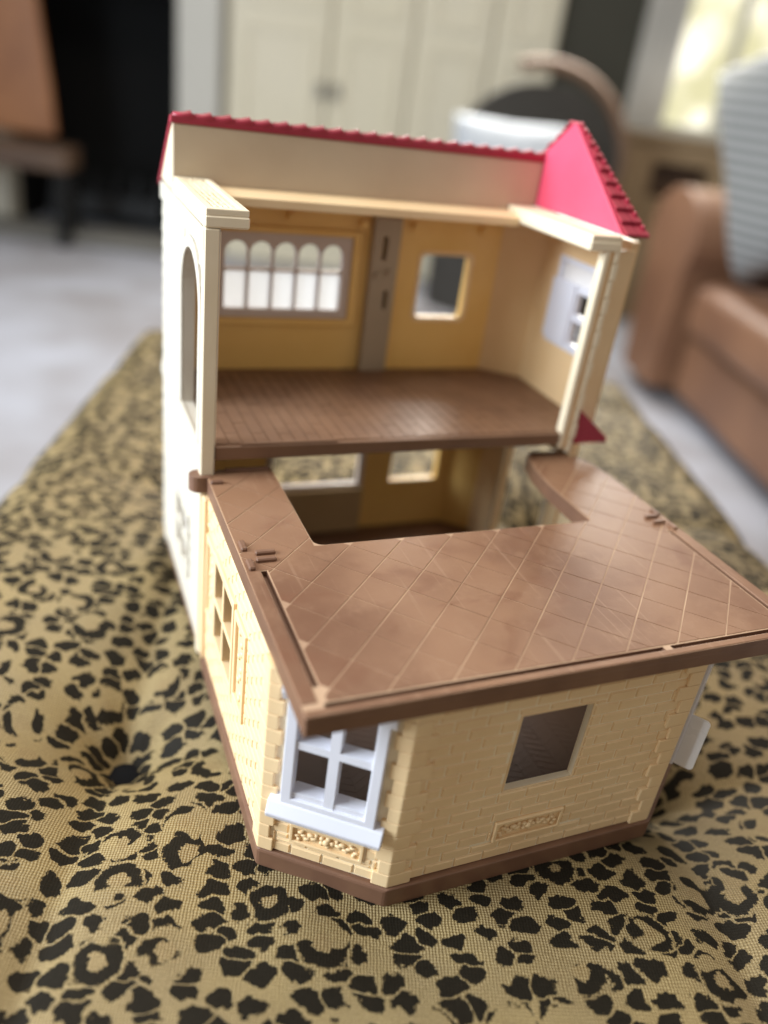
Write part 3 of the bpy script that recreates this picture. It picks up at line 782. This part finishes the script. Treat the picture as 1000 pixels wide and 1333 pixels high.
mb = MB(); mb.prism([(PY - 0.05, 25.21), (PY + 0.35, 25.21), (13.25, 21.75), (13.35, 22.05), (PY + 0.35, 25.55), (PY - 0.05, 25.55)], -0.12, 20.85, f=lambda a, b, h: (h, a, b)); mr = mb.build('main_roof', 'red', dh, bevel=0.05)
for k in range(22):
    xx = 0.0 + k * 0.955
    mb = MB()
    mb.tube([(xx, PY + 0.16, 25.48), (xx + 0.48, PY + 0.16, 25.50), (xx + 0.90, PY + 0.16, 25.58), (xx + 0.96, PY + 0.16, 25.62)], [0.20, 0.22, 0.26, 0.24], 10)
    mb.build('ridge_tile', 'red', mr, smooth=True, origin=(xx + .48, PY, 25.5))
# roof courses down the back
for c in range(5):
    t0, t1 = c / 5, (c + 1) / 5
    for k in range(22):
        x0 = 0.0 + k * 0.945
        y0, y1 = PY + 0.5 + (13.3 - PY - 0.5) * t0, PY + 0.5 + (13.3 - PY - 0.5) * t1
        z0, z1 = 25.45 - 3.4 * t0, 25.45 - 3.4 * t1
        mb = MB(); mb.prism([(y0, z0 - .1), (y1, z1 - .05), (y1, z1 + .14), (y0, z0 + .02)], x0 + .02, x0 + .92, f=lambda a, b, h: (h, a, b)); mb.build('roof_tile', 'red', mr)
# cross gable on the right, cut face towards the room
GA, GB, GZ0, GZ1 = 6.46, 0.2, 22.86, 27.55
def gy(t): return GB + (GA - GB) * t
mb = MB(); mb.prism([(GB, GZ0), (2 * GA - GB, GZ0), (GA, GZ1)], 20.87, 21.1, f=lambda a, b, h: (h, a, b)); gf = mb.build('gable_face', 'lit_red', dh, bevel=0.05)
mb = MB(); XA, XB = 21.05, 22.25
vv = [mb.bm.verts.new(p) for p in ((XA, GB - .05, GZ0), (XB, GB - .05, GZ0), (XB, 2 * GA - GB + .05, GZ0), (XA, 2 * GA - GB + .05, GZ0), (XA, GA, GZ1 + .02))]
for q in ((0, 1, 4), (1, 2, 4), (2, 3, 4), (0, 4, 3), (3, 2, 1, 0)): mb.bm.faces.new([vv[i] for i in q])
gr = mb.build('gable_roof', 'red', dh, bevel=0.04)
NR = 9
def hipx(t): return XA + (XB + 0.12 - XA) * (1 - t)
for c in range(NR):
    t0, t1 = c / NR, (c + 1.05) / NR
    ya, yb_ = gy(t0) - 0.30, gy(t1) - 0.22; za, zb_ = GZ0 + (GZ1 - GZ0) * t0, GZ0 + (GZ1 - GZ0) * min(t1, 1)
    xe = hipx(t0); n_ = 2 if c < 7 else 1
    for k in range(n_):
        x0 = 20.92 + (xe - 20.92) * k / n_ + (0.03 if k else 0); x1 = 20.92 + (xe - 20.92) * (k + 1) / n_ - 0.03
        for sg in (1, -1):
            Y = (lambda y: y) if sg > 0 else (lambda y: 2 * GA - y)
            mb = MB(); mb.prism([(Y(ya), za - 0.03), (Y(yb_ + .1), zb_ - .08), (Y(yb_ + .02), zb_ + 0.02), (Y(ya - .06), za + 0.15)], x0, x1, f=lambda a, b, h: (h, a, b))
            mb.build('roof_tile', 'red', gr, bevel=0.05, seg=1)
    # tiles on the hip end, facing right
    hy0, hy1 = gy(t0), 2 * GA - gy(t0); m_ = max(1, int((hy1 - hy0) / 1.2))
    for k in range(m_):
        ya_, yb2 = hy0 + (hy1 - hy0) * k / m_ + .03, hy0 + (hy1 - hy0) * (k + 1) / m_ - .03
        xa, xb = hipx(t0) - 0.12, hipx(t1) - 0.12
        mb = MB(); mb.prism([(xb - .05, zb_ - .05), (xa, za - .03), (xa + .12, za + .08), (xb + .05, zb_ + .02)], ya_, yb2, f=lambda a, b, h: (a, h, b)); mb.build('roof_tile', 'red', gr)

# ------------------------------------------------------------------ the wing with the tiled terrace
ST, SB = 10.71, 9.83
out = [(0.27, -16.89), (21.97, -16.89), (21.97, -2.6), (21.75, -1.2), (21.2, 0.3), (20.6, 0.75), (18.9, 0.85), (18.35, 0.4), (17.9, -1.2), (17.62, -3.2), (17.62, -7.03)]
cr = 0.45
out += [(3.55 + cr * (1 - math.sin(math.radians(t))), -7.03 + cr * (1 - math.cos(math.radians(t)))) for t in range(0, 91, 18)]
out += [(3.55, 0.55), (0.95, 0.55), (0.27, 0.1)]
groove = [rect(0.86, 1.10, -15.55, -8.55), rect(21.16, 21.36, -15.5, -8.6), rect(1.0, 14.6, -16.56, -16.36), rect(14.95, 20.9, -16.56, -16.36)]
mb = MB(); mb.prism(out, SB, 10.44); ts = mb.build('terrace', 'brown', dh, bevel=0.05)
mb = MB(); mb.prism(out, 10.42, ST - 0.022, holes=groove); td = mb.build('tile_bed', 'groove', ts)
td.data.materials.append(MT['brown'])
for p in td.data.polygons:
    if p.normal.z < 0.5: p.material_index = 1
doms = [rect(1.16, 21.08, -16.28, -8.5), rect(0.32, 21.93, -8.5, -7.08), [(0.32, -7.08), (3.50, -7.08), (3.50, 0.35), (0.32, 0.05)],
        [(17.67, -7.08), (21.93, -7.08), (21.93, -2.6), (21.72, -1.2), (21.15, 0.25), (20.6, 0.70), (18.9, 0.80), (18.4, 0.36), (17.95, -1.2), (17.67, -3.2)]]
TS = 2.42; g_ = 0.047
for i in range(-8, 22):
    for j in range(-14, 12):
        A = 17.15 + i * TS; B = 0.2 + j * TS        # x - y in [A, A+TS], x + y in [B, B+TS]
        h_ = 0.034; c = [(A + g_, B + h_), (A + TS - g_, B + h_), (A + TS - g_, B + TS - h_), (A + g_, B + TS - h_)]
        dia = [((p + q) / 2, (q - p) / 2) for p, q in c]
        # make ccw
        ar = sum(dia[k][0] * dia[(k + 1) % 4][1] - dia[(k + 1) % 4][0] * dia[k][1] for k in range(4))
        if ar < 0: dia = dia[::-1]
        mb = MB(); tot = 0; zt = ST + random.uniform(-0.004, 0.006)
        for dm in doms:
            p = clip_conv(dm, dia)
            if len(p) < 3: continue
            ar = abs(sum(p[k - 1][0] * p[k][1] - p[k][0] * p[k - 1][1] for k in range(len(p)))) / 2
            if ar < 0.01: continue
            tot += ar; mb.prism(p, ST - 0.055, zt)
        if tot > 0.05: mb.build('floor_tile', 'tile', ts)
        else: mb.bm.free()
# raised rims outside the grooves
for r in (rect(0.29, 0.84, -16.3, -8.5), rect(21.38, 21.95, -16.3, -8.5), rect(0.29, 21.95, -16.87, -16.58)):
    MB().prism(r, ST - 0.055, ST + 0.01).build('rim', 'tile', ts, bevel=0.03)
for (x, y, lx, ly) in ((1.33, -7.31, .42, .13), (1.25, -7.85, .42, .13), (0.54, -6.69, .13, .36), (0.54, -8.15, .13, .36), (21.1, -7.25, .38, .12), (21.16, -7.8, .38, .12), (21.6, -6.9, .12, .3), (21.6, -8.3, .12, .3), (0.6, -0.9, .3, .12), (2.3, 0.3, 1.1, .1)):
    box_part('peg', 'brown', ts, x - lx, x + lx, y - ly, y + ly, ST - 0.05, ST + 0.16, bevel=0.05)
# hinge loop at the back left corner
mb = MB(); mb.prism([(-0.05 + 0.48 * math.cos(math.radians(t)), 0.15 + 0.48 * math.sin(math.radians(t))) for t in range(90, 271, 20)] + [(0.5, -0.33), (0.5, 0.63)], 9.95, 10.75); mb.build('hinge', 'brown', ts, bevel=0.06)

# walls of the wing
P0, P1, P2, P3, P4 = (0.3, -0.3), (0.3, -13.1), (4.6, -16.25), (17.26, -16.25), (21.5, -13.1)
WZ0, WZ1 = 0.40, SB + 0.02
mb = MB(); mb.prism([(0.1, -0.25), (0.1, -13.25), (4.48, -16.55), (17.42, -16.55), (21.7, -13.25), (21.7, -0.25)], -0.6, 0.42); wb = mb.build('wing_base', 'brown', dh, bevel=0.12)
mb = MB(); mb.prism([(0.85, -0.6), (0.85, -12.9), (4.85, -15.9), (17.1, -15.9), (21.0, -12.9), (21.0, -0.6)], 0.40, 0.47); wf = mb.build('wing_floor', 'darkfloor', dh)
mb = MB()
for i in range(14):
    for j in range(26):
        x0, y0 = 4.0 + i * 1.0, -15.4 + j * 0.42
        sg = 1 if i % 2 else -1
        a = [(x0, y0 + (0 if sg > 0 else .5)), (x0 + .96, y0 + (.5 if sg > 0 else 0))]
        q = [a[0], a[1], (a[1][0], a[1][1] + .36), (a[0][0], a[0][1] + .36)]
        if q[0][1] > -15.5 and x0 < 17.5: mb.prism(q, 0.465, 0.481)
g = mb.build('parquet', 'darkfloor', wf); g['kind'] = 'stuff'
# front wall
ff, Lf = frame_fn(P2, P3, (0, -1))
WX = (4.43, 7.64, 4.40, 8.30)                         # window in s, z
mb = MB(); mb.prism(rect(0, Lf, WZ0, WZ1), -0.3, 0, f=ff, holes=[rect(WX[0], WX[1], WX[2], WX[3])])
fw = mb.build('front_wall', 'joint_glint', dh)
mb = MB(); mb.prism(rect(WX[0] - .07, WX[1] + .07, WX[2] - .07, WX[3] + .07), -0.02, 0.05, f=ff, holes=[rect(WX[0] + .01, WX[1] - .01, WX[2] + .01, WX[3] - .01)]); mb.build('window_trim', 'cream', fw, bevel=0.03)
PX = (4.48, 7.72, 1.50, 2.62)
for r in bricks(0.55, Lf - 0.55, WZ0 + 0.05, WZ1 - 0.05, 1.33, 0.55, [(WX[0] - .08, WX[1] + .08, WX[2] - .08, WX[3] + .08), (PX[0] - .06, PX[1] + .06, PX[2] - .06, PX[3] + .06)], 0.3):
    mb = MB()
    if brick_shape(mb, r, ff): mb.build('brick', 'cream', fw)
def plaque(f, r, parent):
    mb = MB(); mb.prism(rect(r[0], r[1], r[2], r[3]), -0.02, 0.16, f=f, holes=[rect(r[0] + .14, r[1] - .14, r[2] + .14, r[3] - .14)])
    p = mb.build('plaque', 'cream', parent, bevel=0.03)
    mb = MB(); mb.prism(rect(r[0] + .14, r[1] - .14, r[2] + .14, r[3] - .14), -0.02, 0.015, f=f); mb.build('plaque_field', 'cream', parent)
    mb = MB(); cx, cz = (r[0] + r[1]) / 2, (r[2] + r[3]) / 2; hw = (r[1] - r[0]) / 2 - 0.3
    fq = lambda a, b, h: f(a, b, h)
    mb.blob((cx, cz, 0.07), 0.19, 1, (1, 1, .8), f=fq)
    for k in range(5):
        t = k * 2 * math.pi / 5; mb.blob((cx + .24 * math.cos(t), cz + .20 * math.sin(t), 0.05), 0.14, 1, (1, 1, .8), f=fq)
    for sgn in (-1, 1):
        for k in range(6):
            q = (k + 1) / 6; a = cx + sgn * (0.36 + (hw - 0.36) * q); b = cz + 0.13 * math.sin(k * 2.1)
            mb.blob((a, b, 0.05), 0.16 - 0.05 * q, 1, (1.4, .7, .8), f=fq)
            mb.blob((a - sgn * .08, b + .17 * (-1) ** k, 0.05), 0.11, 1, (1, 1.2, .8), f=fq)
    g = mb.build('floral_relief', 'cream', parent, smooth=True)
plaque(ff, PX, fw)
# chamfered wall with the bay window
fc, Lc = frame_fn(P1, P2, (-1, -1))
BWX = (0.75, 4.55, 3.6, 9.4)
mb = MB(); mb.prism(rect(0, Lc, WZ0, WZ1), -0.5, 0, f=fc, holes=[rect(BWX[0] + .3, BWX[1] - .3, BWX[2] + .3, BWX[3] - .2)])
cw = mb.build('corner_wall', 'joint_glint', dh)
PC = (1.2, 4.25, 1.28, 2.30)
for r in bricks(0.45, Lc - 0.5, WZ0 + 0.05, WZ1 - 0.05, 1.33, 0.55, [(BWX[0] - .15, BWX[1] + .15, BWX[2] - 0.75, BWX[3] + .6), (PC[0] - .05, PC[1] + .05, PC[2] - .05, PC[3] + .05)], 0.5):
    mb = MB()
    if brick_shape(mb, r, fc): mb.build('brick', 'cream', cw)
plaque(fc, PC, cw)
m0, m1, t0, t1 = 2.46, 2.86, 6.5, 6.85
mb = MB(); mb.prism(rect(BWX[0], BWX[1], BWX[2], BWX[3]), -0.05, 0.42, f=fc, holes=[rect(BWX[0] + .45, BWX[1] - .45, BWX[2] + .35, BWX[3] - .35)])
bwn = mb.build('bay_window', 'white', cw, bevel=0.05)
mb = MB(); mb.prism([(m0, BWX[2] + .34), (m1, BWX[2] + .34), (m1, t0), (BWX[1] - .44, t0), (BWX[1] - .44, t1), (m1, t1), (m1, BWX[3] - .34), (m0, BWX[3] - .34), (m0, t1), (BWX[0] + .44, t1), (BWX[0] + .44, t0), (m0, t0)], -0.25, 0.34, f=fc); mb.build('muntin', 'white', bwn, bevel=0.04)
mb = MB(); mb.prism(rect(BWX[0] + .40, BWX[1] - .40, BWX[2] + .3, BWX[2] + .62), -0.3, 0.30, f=fc); mb.build('bottom_rail', 'white', bwn, bevel=0.04)
# sloping sill
mb = MB(); mb.prism([(-0.02, 2.85), (0.66, 2.92), (0.72, 3.16), (0.46, 3.66), (-0.02, 3.72)], 0.30, 4.92, f=lambda a, b, h: fc(h, b, a)); mb.build('sill', 'white', bwn, bevel=0.05)
for s_ in (0.55, 4.1):
    mb = MB(); mb.prism([(-0.02, 8.35), (0.42, 8.75), (0.62, 9.2), (0.62, 9.6), (-0.02, 9.6)], s_, s_ + 0.65, f=lambda a, b, h: fc(h, b, a)); mb.build('bracket', 'white', bwn, bevel=0.03)
mb = MB(); mb.prism([(-0.02, 9.2), (0.55, 9.3), (0.55, 9.75), (-0.02, 9.75)], BWX[0] - .1, BWX[1] + .1, f=lambda a, b, h: fc(h, b, a)); mb.build('head_rail', 'white', bwn, bevel=0.03)
# left wall of the wing
fl2, Ll = frame_fn(P0, P1, (-1, 0))
WL = (2.95, 6.75, 3.55, 8.0)
mb = MB(); mb.prism(rect(0, Ll, WZ0, WZ1), -0.5, 0, f=fl2, holes=[rect(*WL)])
wl = mb.build('wing_left_wall', 'cream', dh)
mb = MB()
for r in bricks(0.4, Ll - 0.45, WZ0 + 0.05, WZ1 - 0.05, 1.33, 0.55, [(WL[0] - 2.4, WL[1] + 2.4, WL[2] - .3, WL[3] + .4)], 0.2): brick_shape(mb, r, fl2)
g = mb.build('brickwork', 'cream', wl); g['kind'] = 'stuff'
ym, zm = (WL[0] + WL[1]) / 2, (WL[2] + WL[3]) / 2
mb = MB(); mb.prism(rect(WL[0] - .2, WL[1] + .2, WL[2] - .25, WL[3] + .3), -0.3, 0.16, f=fl2, holes=[rect(WL[0] + .1, ym - .14, WL[2] + .1, zm - .14), rect(ym + .14, WL[1] - .1, WL[2] + .1, zm - .14), rect(WL[0] + .1, ym - .14, zm + .14, WL[3] - .1), rect(ym + .14, WL[1] - .1, zm + .14, WL[3] - .1)])
mb.build('window', 'cream', wl, bevel=0.04)
for a0, a1 in ((WL[0] - 2.3, WL[0] - .3), (WL[1] + .3, WL[1] + 2.3)):
    mb = MB(); mb.prism(rect(a0, a1, WL[2] - .1, WL[3] + .1), -0.01, 0.14, f=fl2, holes=[rect(a0 + .3, a1 - .3, WL[2] + .25, WL[3] - .25)]); sh = mb.build('shutter', 'cream', wl, bevel=0.04)
    mb = MB()
    for k in range(9):
        z = WL[2] + .5 + k * 0.42; mb.blob(fl2((a0 + a1) / 2 + .28 * math.sin(k * 2.2), z, 0.0), 0.2, 1, (.5, 1, 1))
    mb.build('floral_relief', 'cream', wl, smooth=True)
# pilaster strips where the wing meets the main house
box_part('wing_post', 'cream', wl, 0.05, 0.42, -0.85, -0.12, 0.3, SB - .02, bevel=0.05)
# right wall and right chamfer
frw, Lr = frame_fn((21.5, -13.1), (21.5, -0.3), (1, 0))
mb = MB(); mb.prism(rect(0, Lr, WZ0, WZ1), -0.5, 0, f=frw); wr = mb.build('wing_right_wall', 'cream', dh)
mb = MB()
for r in bricks(0.4, Lr - .3, WZ0 + .05, WZ1 - .05, 1.33, 0.55, []): brick_shape(mb, r, frw)
g = mb.build('brickwork', 'cream', wr); g['kind'] = 'stuff'
fcr, Lcr = frame_fn(P3, P4, (1, -1))
mb = MB(); mb.prism(rect(0, Lcr, WZ0, WZ1), -0.5, 0, f=fcr, holes=[rect(1.05, 4.25, 3.6, 9.0)]); cwr = mb.build('right_corner_wall', 'cream', dh)
mb = MB(); mb.prism(rect(0.7, 4.6, 3.3, 9.2), -0.05, 0.30, f=fcr, holes=[rect(1.15, 2.4, 3.7, 6.1), rect(2.9, 4.15, 3.7, 6.1), rect(1.15, 2.4, 6.5, 8.8), rect(2.9, 4.15, 6.5, 8.8)]); mb.build('bay_window', 'white', cwr, bevel=0.05)
mb = MB(); mb.prism(rrect(0.0, 1.1, 0.0, 2.8, 0.2), -0.045, 0.045, f=lambda a, b, h: fcr(1.0 + h, 3.25 + b, 0.03 + a)); mb.build('shutter', 'frost', cwr, bevel=0.03)
# quoins
def quoin_col(P, A, B, la, lb, parent):
    """L-shaped blocks round corner P; A, B unit directions along the two faces"""
    P = Vector(P); A = Vector(A).normalized(); B = Vector(B).normalized()
    bis = -(A + B).normalized()
    z = WZ0 + 0.02; k = 0
    nA = Vector((A.y, -A.x)); nB = Vector((-B.y, B.x))
    if nA.dot(bis) < 0: nA = -nA
    if nB.dot(bis) < 0: nB = -nB
    e = 0.18
    # corner of the outward offset
    det = nA.x * nB.y - nA.y * nB.x
    cx = Vector((e * (nB.y - nA.y) / det, e * (nA.x - nB.x) / det))
    while z < WZ1 - 0.1:
        zt = min(z + 0.72, WZ1 - .02)
        a, b = (la[k % 2], lb[k % 2])
        pts = [P + A * a, P + A * a + nA * e, P + cx, P + B * b + nB * e, P + B * b, P - bis * 0.1]
        pts = [(p.x, p.y) for p in pts]
        ar = sum(pts[i][0] * pts[(i + 1) % 6][1] - pts[(i + 1) % 6][0] * pts[i][1] for i in range(6))
        if ar < 0: pts = pts[::-1]
        MB().prism(pts, z + 0.012, zt - 0.012).build('quoin', 'cream', parent, bevel=0.045, seg=2)
        z += 0.72; k += 1
dC = (P2[0] - P1[0], P2[1] - P1[1]); dR = (P4[0] - P3[0], P4[1] - P3[1])
quoin_col(P2, (1, 0), (-dC[0], -dC[1]), (0.95, 0.62), (0.62, 0.42), fw)
quoin_col(P1, dC, (0, 1), (0.55, 0.38), (0.75, 0.5), cw)
quoin_col(P3, (-1, 0), dR, (0.95, 0.62), (0.35, 0.35), fw)
